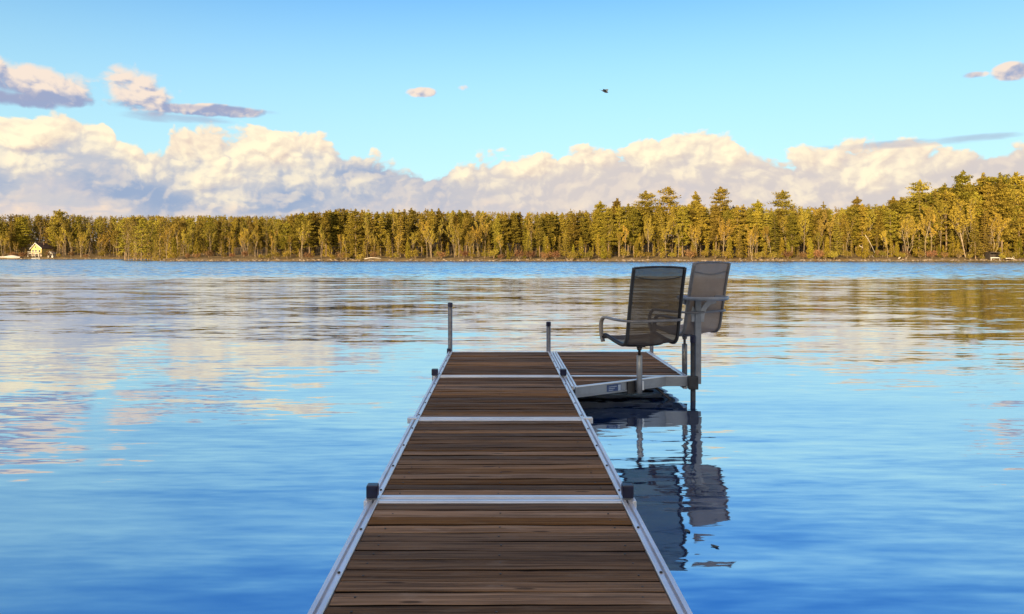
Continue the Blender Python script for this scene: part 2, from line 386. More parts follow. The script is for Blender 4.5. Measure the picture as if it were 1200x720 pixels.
L_GOLD = leaf_mat('golden_buds', (0.25, 0.175, 0.026), (0.33, 0.230, 0.032))
L_BROWN = leaf_mat('brown_twigs', (0.20, 0.150, 0.028), (0.27, 0.200, 0.036))
L_YGREEN = leaf_mat('young_leaves', (0.17, 0.127, 0.020), (0.26, 0.190, 0.028))
L_RED = leaf_mat('russet_brush', (0.16, 0.075, 0.035), (0.20, 0.110, 0.045))

# ------------------------------------------------------------------ water, ground
def shore_y(X):
    k = np.clip((-84-np.asarray(X, float))/16.0, 0, 1); k = k*k*(3-2*k)
    w = 1.6*np.sin(np.asarray(X)*0.11)+1.1*np.sin(np.asarray(X)*0.31+1)+0.5*np.sin(np.asarray(X)*0.83)
    return 184.0+100*k+w*(1-0.6*k)
def ground_z(X, Y):
    X = np.asarray(X, float); Y = np.asarray(Y, float); sd = Y-shore_y(X)
    z = np.where(sd < 0, np.maximum(-0.6, 0.35*sd), 0.55*(1-np.exp(-np.maximum(sd, 0)/1.6))+np.clip(sd-2, 0, 60)*0.065+np.clip(sd-30, 0, 60)*0.07)
    z = z+np.where(sd > 1, 0.12*np.sin(X*0.7)*np.sin(Y*0.9), 0)
    far = np.clip((Y-420)/900, 0, 1)
    z = z+far*6
    return z
def grid_obj(name, xs, ys, zf, mat):
    X, Y = np.meshgrid(xs, ys); Z = zf(X, Y); nx, ny = len(xs), len(ys)
    v = np.stack([X.ravel(), Y.ravel(), Z.ravel()], 1); i = np.arange(nx*ny).reshape(ny, nx)
    f = np.stack([i[:-1, :-1].ravel(), i[:-1, 1:].ravel(), i[1:, 1:].ravel(), i[1:, :-1].ravel()], 1)
    return mesh_obj(name, v.tolist(), f.tolist(), mat, smooth=True)
xs = np.unique(np.concatenate([np.linspace(-4000, -330, 60), np.arange(-330, 262, 2.0), np.linspace(262, 4000, 40)]))
ys = np.unique(np.concatenate([np.arange(170, 206, 1.0), np.arange(206, 280, 4.0), np.arange(278, 300, 1.5), np.arange(300, 420, 8.0), np.linspace(420, 2200, 60), np.linspace(2200, 6000, 10)]))
tag(grid_obj('ground', xs, ys, ground_z, GROUND), kind='structure')
HILLM = leaf_mat('forested_hill', (0.045, 0.045, 0.016), (0.085, 0.075, 0.022), 0.0, 0.06)
def hill_z(X, Y): return 6+86*np.exp(-(((X+1110)/105)**2)-((Y-1500)/220)**2)+5*np.exp(-((X+1110)/190)**2)*(np.sin(X*0.31)*np.sin(Y*0.27)+0.6*np.sin(X*0.77+1)*np.sin(Y*0.6))-3
tag(grid_obj('far_hill', np.arange(-1450, -780, 9.0), np.arange(1000, 2000, 16.0), hill_z, HILLM), kind='structure')
tag(mesh_obj('water', [(-4000, -9, 0), (4000, -9, 0), (4000, 420, 0), (-4000, 420, 0)], [(0, 1, 2, 3)], WATER), kind='structure')
def near_z(X, Y): return 0.02+np.clip((-3.0-Y)*0.16, -0.9, 2.2)+0.05*np.sin(X*1.3)*np.sin(Y*1.7)
tag(grid_obj('near_bank', np.concatenate([np.linspace(-400, -42, 20), np.arange(-40, 41, 2.0), np.linspace(42, 400, 20)]), np.concatenate([np.linspace(-400, -62, 12), np.arange(-60, -1.9, 1.0)]), near_z, GROUND), kind='structure')

# ------------------------------------------------------------------ trees
class Leaves:
    """many small leaf or twig-sized faces"""
    def __init__(s): s.p = []; s.a = []; s.b = []
    def cloud(s, c, r, n, size, flat=0.0, rs=np.random):
        """n faces spread through an ellipsoid; flat>0 keeps them near horizontal"""
        d = rs.normal(size=(n, 3)); d /= np.linalg.norm(d, axis=1)[:, None]; q = rs.rand(n, 1)**0.45
        P = np.asarray(c)+d*q*np.asarray(r)
        a = rs.normal(size=(n, 3)); b = rs.normal(size=(n, 3)); a[:, 2] *= 1-flat; b[:, 2] *= 1-flat
        a /= np.linalg.norm(a, axis=1)[:, None]; b -= a*(a*b).sum(1)[:, None]; b /= np.linalg.norm(b, axis=1)[:, None]+1e-9
        sz = size*(0.55+0.9*rs.rand(n, 1)); s.p.append(P); s.a.append(a*sz); s.b.append(b*sz*0.55)
    def arrays(s):
        P = np.concatenate(s.p); A = np.concatenate(s.a); B = np.concatenate(s.b); n = len(P)
        v = np.empty((n, 4, 3)); v[:, 0] = P-A; v[:, 1] = P-B*0.9+A*0.1; v[:, 2] = P+A; v[:, 3] = P+B-A*0.1
        return v.reshape(-1, 3), np.arange(n*4).reshape(-1, 4)
def limb(mb, path, r0, r1, n=5):
    k = len(path); mb.tube(path, [r0+(r1-r0)*i/(k-1) for i in range(k)], n=n, cap=False)
def trunk_path(h, lean, R, n=6):
    ph = R.random()*6.28; pts = []
    for i in range(n+1):
        u = i/n; pts.append(Vector((lean*u*math.cos(ph)+0.12*math.sin(u*5+ph), lean*u*math.sin(ph)+0.12*math.cos(u*4+ph), h*u-0.2*(i == 0))))
    return pts
def along(path, u):
    k = len(path)-1; i = min(int(u*k), k-1); return path[i].lerp(path[i+1], u*k-i)

def g_pine(h, seed, spread=0.17, start=0.35, clump=1.0, whorls=12):
    R = random.Random(seed); rs = np.random.RandomState(seed); tr = MB(); lf = Leaves(); tp = trunk_path(h, 0.03*h*R.random(), R)
    limb(tr, tp, 0.016*h, 0.003*h, 6)
    for w in range(whorls):
        u = start+(0.96-start)*(w+0.3*R.random())/whorls
        q_ = (1-u)/(1-start); prof = spread*h*(0.16+1.15*min(1.0, q_*1.5)**0.8*(1.0 if q_ < 0.7 else 1-0.9*(q_-0.7)))
        a0 = R.random()*6.28; nb = R.randint(3, 5)
        for k in range(nb):
            if R.random() < 0.12: continue
            a = a0+6.28*k/nb+R.uniform(-.4, .4); L = prof*R.uniform(0.55, 1.2); b = along(tp, u)
            rise = R.uniform(0.0, 0.28)+0.35*(u > 0.85)
            e = b+Vector((math.cos(a)*L, math.sin(a)*L, rise*L)); mid = b.lerp(e, 0.5)+Vector((0, 0, -0.05*L))
            limb(tr, [b, mid, e], 0.005*h, 0.0015*h, 3)
            for c in range(4):
                q = b.lerp(e, 0.35+0.22*c)+Vector((R.uniform(-.2, .2), R.uniform(-.2, .2), R.uniform(0, .15)))*0.05*h
                rr = 0.042*h*clump*R.uniform(0.8, 1.35); lf.cloud(q, (rr*1.25, rr*1.25, rr*0.5), 34, 0.0125*h, 0.35, rs)
    q = along(tp, 0.98); lf.cloud(q, (0.03*h, 0.03*h, 0.045*h), 40, 0.018*h, 0.1, rs)
    return tr, lf
def g_spruce(h, seed, spread=0.15, start=0.12, droop=0.25, dens=1.0):
    R = random.Random(seed); rs = np.random.RandomState(seed); tr = MB(); lf = Leaves(); tp = trunk_path(h, 0.02*h*R.random(), R)
    limb(tr, tp, 0.014*h, 0.002*h, 6); nw = int(19*dens)
    for w in range(nw):
        u = start+(0.97-start)*(w+0.4*R.random())/nw; prof = spread*h*((1-u)/(1-start))**0.8+0.012*h
        a0 = R.random()*6.28; nb = 6 if u < 0.8 else 4
        for k in range(nb):
            if R.random() < 0.1: continue
            a = a0+6.28*k/nb+R.uniform(-.3, .3); L = prof*R.uniform(0.6, 1.15); b = along(tp, u)
            e = b+Vector((math.cos(a)*L, math.sin(a)*L, -droop*L*R.uniform(0.3, 1.2)))
            limb(tr, [b, e], 0.003*h, 0.001*h, 3)
            for c in range(3):
                q = b.lerp(e, 0.3+0.33*c); rr = 0.028*h*R.uniform(0.8, 1.3)*(0.5+0.6*(1-u)); lf.cloud(q, (rr*1.2, rr*1.2, rr*0.6), 17, 0.0125*h, 0.25, rs)
    lf.cloud(along(tp, 0.97), (0.008*h, 0.008*h, 0.035*h), 20, 0.012*h, 0, rs)
    return tr, lf
def g_cedar(h, seed, spread=0.16):
    R = random.Random(seed); rs = np.random.RandomState(seed); tr = MB(); lf = Leaves(); tp = trunk_path(h, 0.02*h, R)
    limb(tr, tp, 0.02*h, 0.004*h, 6)
    for k in range(130):
        u = 0.04+0.93*R.random()**1.15; rad = spread*h*(1-u)**0.75*min(1, 0.55+u*3)+0.01*h; a = R.random()*6.28; q = rad*R.random()**0.5
        b = along(tp, u); e = b+Vector((math.cos(a)*q, math.sin(a)*q, 0.02*h))
        if k % 3 == 0: limb(tr, [b-Vector((0, 0, 0.03*h)), e], 0.004*h, 0.001*h, 3)
        rr = 0.05*h*R.uniform(0.7, 1.3); lf.cloud(e, (rr*0.7, rr*0.7, rr*1.1), 20, 0.020*h, 0.0, rs)
    return tr, lf
def g_bare(h, seed, stems=1, leaf=0.02, nleaf=4, fork=0.38, wide=0.32, trunk_r=0.012):
    R = random.Random(seed); rs = np.random.RandomState(seed); tr = MB(); lf = Leaves()
    def grow(p, d, L, r, lvl):
        d = d.normalized(); m1 = p+d*L*0.5+Vector((R.uniform(-1, 1), R.uniform(-1, 1), 0))*L*0.06; e = p+(d+Vector((R.uniform(-.1, .1), R.uniform(-.1, .1), 0.08)))*L
        limb(tr, [p, m1, e], r, r*0.5, 5 if lvl == 0 else 3)
        if lvl >= 2: lf.cloud(m1.lerp(e, 0.6), (L*0.38, L*0.38, L*0.42), nleaf, leaf*h, 0.0, rs)
        if lvl == 3: lf.cloud(e, (L*0.4, L*0.4, L*0.4), nleaf, leaf*h, 0.0, rs); return
        nb = 6 if lvl == 0 else 4
        for k in range(nb):
            u = (fork+(1-fork)*(k+R.random())/nb) if lvl == 0 else 0.3+0.7*(k+R.random())/nb
            a = R.random()*6.28; o = Vector((math.cos(a), math.sin(a), 0)); b = p.lerp(e, min(u, 1.0))
            nd = d*0.75+o*wide*R.uniform(0.8, 1.9)+Vector((0, 0, 0.28)); grow(b, nd, L*R.uniform(0.38, 0.55)*(1.0 if lvl else 0.85), r*0.42, lvl+1)
    for s_ in range(stems):
        a = R.random()*6.28; t_ = 0.0 if stems == 1 else R.uniform(0.10, 0.32)
        grow(Vector((0.015*h*math.cos(a)*(stems > 1), 0.015*h*math.sin(a)*(stems > 1), -0.15)), Vector((t_*math.cos(a), t_*math.sin(a), 1)), h*0.74*R.uniform(0.9, 1.05), trunk_r*h, 0)
    return tr, lf
def g_shrub(h, seed):
    R = random.Random(seed); rs = np.random.RandomState(seed); tr = MB(); lf = Leaves()
    for k in range(12):
        a = R.random()*6.28; t_ = R.uniform(0.1, 0.8); e = Vector((math.cos(a)*t_*h*0.8, math.sin(a)*t_*h*0.8, h*R.uniform(0.55, 1.0)))
        limb(tr, [Vector((0, 0, -0.05)), e*0.5+Vector((0, 0, 0.1*h)), e], 0.018*h, 0.006*h, 3)
        lf.cloud(e*0.75, (h*0.32, h*0.32, h*0.3), 42, 0.055*h, 0.0, rs)
    return tr, lf
PROTO = {}
def proto(kind, gen, leafmat, barkmat, hs, **kw):
    L = []
    for i, h in enumerate(hs):
        tr, lf = gen(h, 100*len(PROTO)+i*7+3, **kw); v, f = lf.arrays()
        mt = bpy.data.meshes.new(kind+'_trunk'); mt.from_pydata(tr.v, [], tr.f); mt.materials.append(barkmat); mt.polygons.foreach_set('use_smooth', [True]*len(mt.polygons))
        ml = bpy.data.meshes.new(kind+'_crown'); ml.from_pydata(v.tolist(), [], f.tolist()); ml.materials.append(leafmat)
        L.append((max(float(v[:, 2].max()), max(p[2] for p in tr.v)), mt, ml, np.array([tuple(p) for p in tr.v]), tr.f, v, f))
    PROTO[kind] = L
proto('white_pine', g_pine, L_PINE, BARK, [15, 15, 15, 15, 15], spread=0.15, start=0.22, whorls=16)
proto('round_pine', g_pine, L_PINE, BARK, [15, 15, 15], spread=0.20, start=0.34, clump=1.25, whorls=13)
proto('spruce', g_spruce, L_SPRUCE, BARK, [12, 12, 12, 12])
proto('slim_pine', g_pine, L_SPRUCE, BARK, [13, 13, 13, 13], spread=0.100, start=0.30, clump=0.9, whorls=17)
proto('cedar', g_cedar, L_CEDAR, BARK, [6, 6, 6, 6])
proto('birch', g_bare, L_GOLD, BIRCH, [11, 11, 11], leaf=0.013, nleaf=7, trunk_r=0.0085)
proto('forked_birch', g_bare, L_GOLD, BIRCH, [11, 11], stems=3, leaf=0.013, nleaf=6, trunk_r=0.0085)
proto('maple', g_bare, L_BROWN, BARK, [11, 11, 11], leaf=0.013, nleaf=9, trunk_r=0.010, wide=0.26)
proto('aspen', g_bare, L_YGREEN, BIRCH, [11, 11, 11], leaf=0.014, nleaf=10, wide=0.22, trunk_r=0.008)
proto('shrub', g_shrub, L_YGREEN, BARK, [2, 2, 2])
proto('russet_shrub', g_shrub, L_RED, BARK, [2, 2])
NAME = {'white_pine': 'pine_tree', 'round_pine': 'pine_tree', 'slim_pine': 'pine_tree', 'spruce': 'spruce_tree', 'cedar': 'cedar_tree', 'birch': 'birch_tree', 'forked_birch': 'birch_tree',
        'maple': 'maple_tree', 'aspen': 'aspen_tree', 'shrub': 'shrub', 'russet_shrub': 'shrub'}
LOOK = {'white_pine': 'green pine with layered boughs', 'round_pine': 'broad bushy pine', 'slim_pine': 'slim dark pine on a bare lower trunk', 'spruce': 'dark pointed spruce', 'cedar': 'small bright cone-shaped cedar',
        'birch': 'bare birch with one pale trunk', 'forked_birch': 'pale birch forked low into several stems', 'maple': 'leafless brown tree with fine twigs', 'aspen': 'pale-trunked tree with yellow-green young leaves',
        'shrub': 'low yellow-green bush', 'russet_shrub': 'low russet bush'}
def stretch_of(px):
    for lim, s in ((70, 'around the yellow cottage'), (190, 'between the yellow cottage and the wooded point'), (330, 'on the wooded point at left'), (505, 'left of the tall dock post'),
                   (650, 'straight beyond the dock end'), (735, 'just left of the chairs'), (870, 'right behind the chairs'), (1020, 'right of the chairs'), (1110, 'left of the tallest pines'), (9999, 'below the tallest pines at right')):
        if px < lim: return s
def plant(kind, px, d, top_y=None, h=None, R=rnd, label=None, wide=1.0):
    X = (px-VX)*d/F; z = float(ground_z(X, d)); hp, mt, ml = R.choice(PROTO[kind])[:3]
    if h is None: h = (HY-top_y)*d/F+CAMH-z
    o = empty(NAME[kind], (X, d, z), R.random()*6.28); s = h/hp; o.scale = (s*wide, s*wide, s)
    for n, me in (('trunk', mt), ('crown', ml)):
        c = bpy.data.objects.new(n, me); COL.objects.link(c); c.parent = o
    tag(o, label or LOOK[kind]+' '+stretch_of(px), 'bush' if 'shrub' in kind else 'tree', 'trees and bushes along the far shore' if label is None else None)
    return o
def interp(px, tab): return float(np.interp(px, [p[0] for p in tab], [p[1] for p in tab]))
CANOPY = [(-60,250),(0,250),(60,250),(75,249),(110,252),(200,251),(330,252),(345,247),(400,243),(460,244),(500,243),(560,245),(640,246),(690,243),(720,238),(760,238),(850,238),(900,240),(960,240),(1040,236),(1070,226),(1100,218),(1150,208),(1200,207),(1270,208)]
BACKD = lambda px: 284.0 if px < 190 else 184.0

def forest():
    R = random.Random(21)
    # landmark pines that stand out of the canopy
    marks = [(705,235,'white_pine','bushy pine whose top is leftmost of the line of pines left of the chairs'), (723,232,'slim_pine','slim pine top standing just right of the leftmost bushy pine'),
             (757,223,'round_pine','big rounded pine rising above the dark chair'), (786,218,'round_pine','tall flat-topped pine above and between the two chairs'),
             (815,224,'slim_pine','thin sparse pine top above the grey chair'), (845,218,'white_pine','wide pointed pine above and right of the grey chair'),
             (887,234,'white_pine','middle-sized pine top between the grey chair and the lone round pine'), (915,222,'round_pine','lone round-headed pine standing above low canopy right of the chairs'),
             (964,236,'spruce','small dark spruce tip right of the lone round pine'), (1004,229,'slim_pine','slender pine top halfway between the lone round pine and the tall right pines'),
             (1047,230,'white_pine','olive pine left of the broad dome-shaped pine'), (1080,210,'round_pine','broad dome-shaped pine first of the tall group at right'),
             (1109,214,'white_pine','pine between the broad dome and the spiky tall pine'), (1128,199,'white_pine','spiky pine with upswept boughs, tallest of the right group'),
             (1153,202,'white_pine','tall pine just right of the spiky tallest pine'), (1171,202,'round_pine','tall bushy pine second from the right edge'),
             (1191,201,'white_pine','tall pine at the right edge of the photo'), (70,245,'round_pine','round pine top above the canopy right of the cottage'),
             (403,244,'round_pine','bushy treetop above the canopy on the wooded point'), (546,246,'slim_pine','narrow pine above the tall dock post'), (473,245,'slim_pine','narrow pine left of the tall dock post')]
    for px, ty, k, lb in marks: plant(k, px, BACKD(px)+R.uniform(13, 20), ty, R=R, label=lb)
    n = 0
    # main wall of trees, two rows
    for px in np.arange(196, 1236, 5.6):
        p = px+R.uniform(-3, 3); u = R.random()
        if p < 330: ks = ['maple','aspen','white_pine','spruce','white_pine','aspen']
        elif p < 690: ks = ['slim_pine','slim_pine','slim_pine','spruce','spruce','white_pine','maple']
        elif p < 1040: ks = ['maple','aspen','white_pine','white_pine','spruce','white_pine','slim_pine','aspen']
        else: ks = ['white_pine','spruce','white_pine','aspen','white_pine','round_pine']
        k = R.choice(ks); top = interp(p, CANOPY)+abs(R.gauss(0, 6))*(1.6 if p > 1040 else 1)
        plant(k, p, BACKD(p)+R.uniform(9, 17), top, R=R); n += 1
    # front row: lower trees, cedars, birches
    for px in np.arange(198, 1236, 11.5):
        p = px+R.uniform(-6, 6); k = R.choice(['cedar','cedar','birch','forked_birch','aspen','cedar','spruce','cedar'] if p > 560 else ['birch','aspen','forked_birch','maple','cedar','birch'])
        can = interp(p, CANOPY)
        top = R.uniform(276, 290) if k == 'cedar' else can+(306-can)*R.uniform(0.18, 0.5)
        plant(k, p, BACKD(p)+R.uniform(3.0, 7.5), top, R=R, wide=1.15 if k == 'cedar' else 1.0); n += 1
    # left shore
    for px in np.arange(-16, 194, 5.6):
        p = px+R.uniform(-2.5, 2.5)
        if 33 < p < 53: continue
        k = R.choice(['maple','birch','aspen','white_pine','maple','aspen','spruce']); plant(k, p, 284+R.uniform(8, 18), interp(p, CANOPY)+abs(R.gauss(4, 6)), R=R); n += 1
    for px in np.arange(-14, 192, 9):
        p = px+R.uniform(-4, 4)
        if 28 < p < 62: continue
        plant(R.choice(['birch','forked_birch','aspen','cedar','birch']), p, 284+R.uniform(3.5, 7), R.uniform(266, 284), R=R); n += 1
    # bushes
    for px in np.arange(200, 1230, 14):
        p = px+R.uniform(-8, 8); plant(R.choice(['shrub','shrub','russet_shrub']), p, BACKD(p)+R.uniform(1.8, 3.6), h=R.uniform(1.2, 2.6), R=R); n += 1
    for px in list(range(14, 34, 5))+[57, 68, 82, 100, 120, 141, 160, 178]:
        plant('russet_shrub' if px < 60 else R.choice(['shrub', 'russet_shrub']), px+R.uniform(-1.5, 1.5), 284+R.uniform(2, 4), h=R.uniform(1.6, 3.2), R=R); n += 1
    print('individual plants', n+len(marks))
    # the wood behind them: one mass
    vt, ft, nt_ = [], [], 0; vl = {}; 
    R2 = random.Random(5)
    def addtree(kind, X, Y, h):
        nonlocal nt_
        hp, _, _, tv, tf, lv, lf_ = R2.choice(PROTO[kind]); s = h/hp; a = R2.random()*6.28; ca, sa = math.cos(a)*s, math.sin(a)*s
        M = np.array([[ca, -sa, 0], [sa, ca, 0], [0, 0, s]]); o = np.array([X, Y, float(ground_z(X, Y))])
        vt.append(tv@M.T+o); ft.append([tuple(i+nt_ for i in q) for q in tf]); nt_ += len(tv)
        keep = np.random.RandomState(R2.randint(0, 9999)).rand(len(lf_)) < 0.45
        q = lv.reshape(-1, 4, 3)[keep].reshape(-1, 3); vl.setdefault(kind, []).append(q@M.T+o)
    for row in range(5):
        for px in np.arange(150, 1420, 8.5):
            p = px+R2.uniform(-4, 4); d = 184+24+row*9+R2.uniform(-4, 4)
            ks = ['maple','spruce','aspen','white_pine'] if (p < 340 or 690 < p < 1040) else ['slim_pine','spruce','white_pine','maple']
            X = (p-VX)*d/F; ty = interp(p, CANOPY)+1.5+abs(R2.gauss(0, 4)); addtree(R2.choice(ks), X, d, (HY-ty)*d/F+CAMH-float(ground_z(X, d)))
    for row in range(4):
        for px in np.arange(180, 1420, 9):
            p = px+R2.uniform(-4, 4); d = 184+(10, 24, 40, 60)[row]+R2.uniform(-3, 3); X = (p-VX)*d/F; addtree(R2.choice(['cedar', 'cedar', 'spruce', 'aspen']), X, d, R2.uniform(3, 6.5))
        for px in np.arange(-230, 200, 9):
            p = px+R2.uniform(-4, 4); d = 284+(18, 28, 40, 55)[row]+R2.uniform(-3, 3); X = (p-VX)*d/F; addtree(R2.choice(['cedar', 'spruce', 'aspen']), X, d, R2.uniform(3, 7))
    for row in range(5):
        for px in np.arange(-230, 345, 8):
            p = px+R2.uniform(-4, 4); d = 284+20+row*12+R2.uniform(-4, 4); X = (p-VX)*d/F; ty = interp(p, CANOPY)+abs(R2.gauss(0, 2.5))
            addtree(R2.choice(['maple','maple','aspen','spruce','white_pine']), X, d, (HY-ty)*d/F+CAMH-float(ground_z(X, d)))
    root = empty('distant_wood'); tag(root, 'dense mixed wood behind the first trees of the far shore', 'wood', kind='stuff')
    o = mesh_obj('trunk', np.concatenate(vt).tolist(), [q for f in ft for q in f], BARK, root); o['kind'] = 'stuff'
    for kind, L in vl.items():
        v = np.concatenate(L); f = np.arange(len(v)).reshape(-1, 4); o = mesh_obj('crown', v.tolist(), f.tolist(), PROTO[kind][0][2].materials[0], root); o['kind'] = 'stuff'
    # dark wood on the near shore behind the dock: it shades the dock and the chairs
    R3 = random.Random(9); rs = np.random.RandomState(4); lf = Leaves(); tr = MB()
    for k in range(80):
        X = R3.uniform(-75, 22); Y = R3.uniform(-70, -46); h = R3.uniform(15, 19); z = float(near_z(X, Y))
        limb(tr, [Vector((X, Y, z-0.2)), Vector((X+R3.uniform(-.4, .4), Y, z+h*0.5)), Vector((X, Y, z+h))], 0.22, 0.05, 6)
        for c in range(13):
            u = 0.08+0.88*R3.random(); rr = (1-u*0.75)*3.4; a = R3.random()*6.28
            lf.cloud((X+math.cos(a)*rr*0.6, Y+math.sin(a)*rr*0.6, z+h*u), (1.8, 1.8, 1.3), 17, 0.50, 0.2, rs)
    root = empty('near_wood', (0, -30, 0)); tag(root, 'shading conifer wood on the near shore behind the dock', 'wood', kind='stuff')
    t = tr.build('trunk', BARK, root); t['kind'] = 'stuff'; v, f = lf.arrays(); c = mesh_obj('crown', v.tolist(), f.tolist(), L_SPRUCE, root); c['kind'] = 'stuff'
    for q in (t, c): q.matrix_parent_inverse = Matrix.Translation((0, 30, 0))
forest()

# ------------------------------------------------------------------ dock
RAILP = [(-0.025, -0.13), (-0.025, 0.0), (-0.0225, 0.003), (-0.007, 0.003), (-0.006, -0.014), (0.005, -0.014), (0.006, 0.003), (0.0225, 0.003), (0.025, 0.0), (0.025, -0.02), (-0.017, -0.024), (-0.017, -0.11), (0.012, -0.115), (0.012, -0.13)]
def rail(root, p, q, name='side_rail', mirror=False, prof=RAILP):
    pr = [(-a, b) for a, b in reversed(prof)] if mirror else prof
    return MB().sweep([p, q], pr).build(name, ALU, root)
def deck(root, x0, x1, y0, y1, R, xfun=None, name='deck_boards'):
    """cross boards laid side by side"""
    n = max(1, round((y1-y0)/0.0925)); pitch = (y1-y0)/n; bm = bmesh.new(); lay = bm.loops.layers.color.new('tone')
    for k in range(n):
        ya, yb = y0+k*pitch+0.0035+R.uniform(0, 0.004), y0+(k+1)*pitch-0.0035-R.uniform(0, 0.004); z = DOCK-0.002+R.uniform(-.0022, .0015); t1 = R.uniform(-.0012, .0012); t2 = R.uniform(-.0015, .0015)
        xa, xb = x0+R.uniform(0, .003), x1-R.uniform(0, .003); c = (R.random(), R.random(), R.random(), 1); ns = 12; b = 0.0016
        if xfun: xa, xb0, xb1 = x0, xfun(ya), xfun(yb); 
        else: xb0 = xb1 = xb
        rows = []
        for i in range(ns+1):
            u = i/ns; w = 0.0012*math.sin(u*5+k*1.7)+0.0007*math.sin(u*17+k); ed = 0.0009*math.sin(u*9+k*2.3)
            xl, xr = xa+(xb0-xa)*u, xa+(xb1-xa)*u; zz = z+t1*(u-.5)*2+w
            pts = [(xl, ya+ed, zz-0.026), (xl, ya+ed, zz-b), (xl, ya+b+ed, zz+t2), ((xl+xr)/2, (ya+yb)/2, zz+0.0006), (xr, yb-b+ed, zz-t2), (xr, yb+ed, zz-b), (xr, yb+ed, zz-0.026)]
            rows.append([bm.verts.new(p) for p in pts])
        fs = []
        for i in range(ns):
            for j in range(6): fs.append(bm.faces.new((rows[i][j], rows[i+1][j], rows[i+1][j+1], rows[i][j+1])))
            fs.append(bm.faces.new((rows[i][6], rows[i+1][6], rows[i+1][0], rows[i][0])))
        fs.append(bm.faces.new(rows[0])); fs.append(bm.faces.new(rows[-1][::-1]))
        for i_, f in enumerate(fs):
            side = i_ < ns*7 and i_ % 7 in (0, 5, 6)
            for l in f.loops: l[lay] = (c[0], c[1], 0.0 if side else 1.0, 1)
    bmesh.ops.recalc_face_normals(bm, faces=bm.faces[:])
    me = bpy.data.meshes.new(name); bm.to_mesh(me); bm.free(); me.materials.append(WOOD); o = bpy.data.objects.new(name, me); COL.objects.link(o); o.parent = root; return o
def join_into(o, mb, mat):
    """screws and bolts stay in the mesh they are driven into"""
    me = o.data; bm = bmesh.new(); bm.from_mesh(me); me.materials.append(mat); k = len(me.materials)-1
    vs = [bm.verts.new(p) for p in mb.v]
    for f in mb.f: bm.faces.new([vs[i] for i in f]).material_index = k
    bm.to_mesh(me); bm.free()
def crossbar(root, yc, x0=-0.581, x1=0.581, w=0.047, gap=0.017):
    mb = MB()
    for s in (-1, 1):
        y = yc+s*(w+gap)/2; mb.box(x0, x1, y-w/2, y+w/2, DOCK-0.09, DOCK+0.0015, 0.003); mb.box(x0+.002, x1-.002, y-w*0.22, y+w*0.22, DOCK+0.0017, DOCK+0.004, 0.001)
    return mb.build('cross_bar', ALU, root)
def post(root, x, y, z0, z1, r=0.024, mat=GALV, cap=True, square=False, caph=0.04, capr=None):
    mb = MB()
    if square: mb.box(x-r, x+r, y-r, y+r, z0, z1, 0.003)
    else: mb.lathe([(r, z0), (r, z1)], 18, (x, y, 0))
    o = mb.build('post', mat, root, smooth=False)
    if not square:
        for p in o.data.polygons: p.use_smooth = len(p.vertices) == 4
    if cap:
        c = MB(); q = capr or r+0.004
        if square: c.box(x-q, x+q, y-q, y+q, z1-caph, z1+0.006, 0.006)
        else: c.lathe([(q, z1-caph), (q, z1), (q-0.004, z1+0.008), (q*0.5, z1+0.011)], 18, (x, y, 0))
        co = c.build('post_cap', CAP, o)
    return o
def bracket(root, x, y, sx=0.05, sy=0.10, h=0.10): return MB().box(x-sx/2, x+sx/2, y-sy/2, y+sy/2, DOCK-h, DOCK+0.010, 0.004).build('corner_bracket', ALU, root)

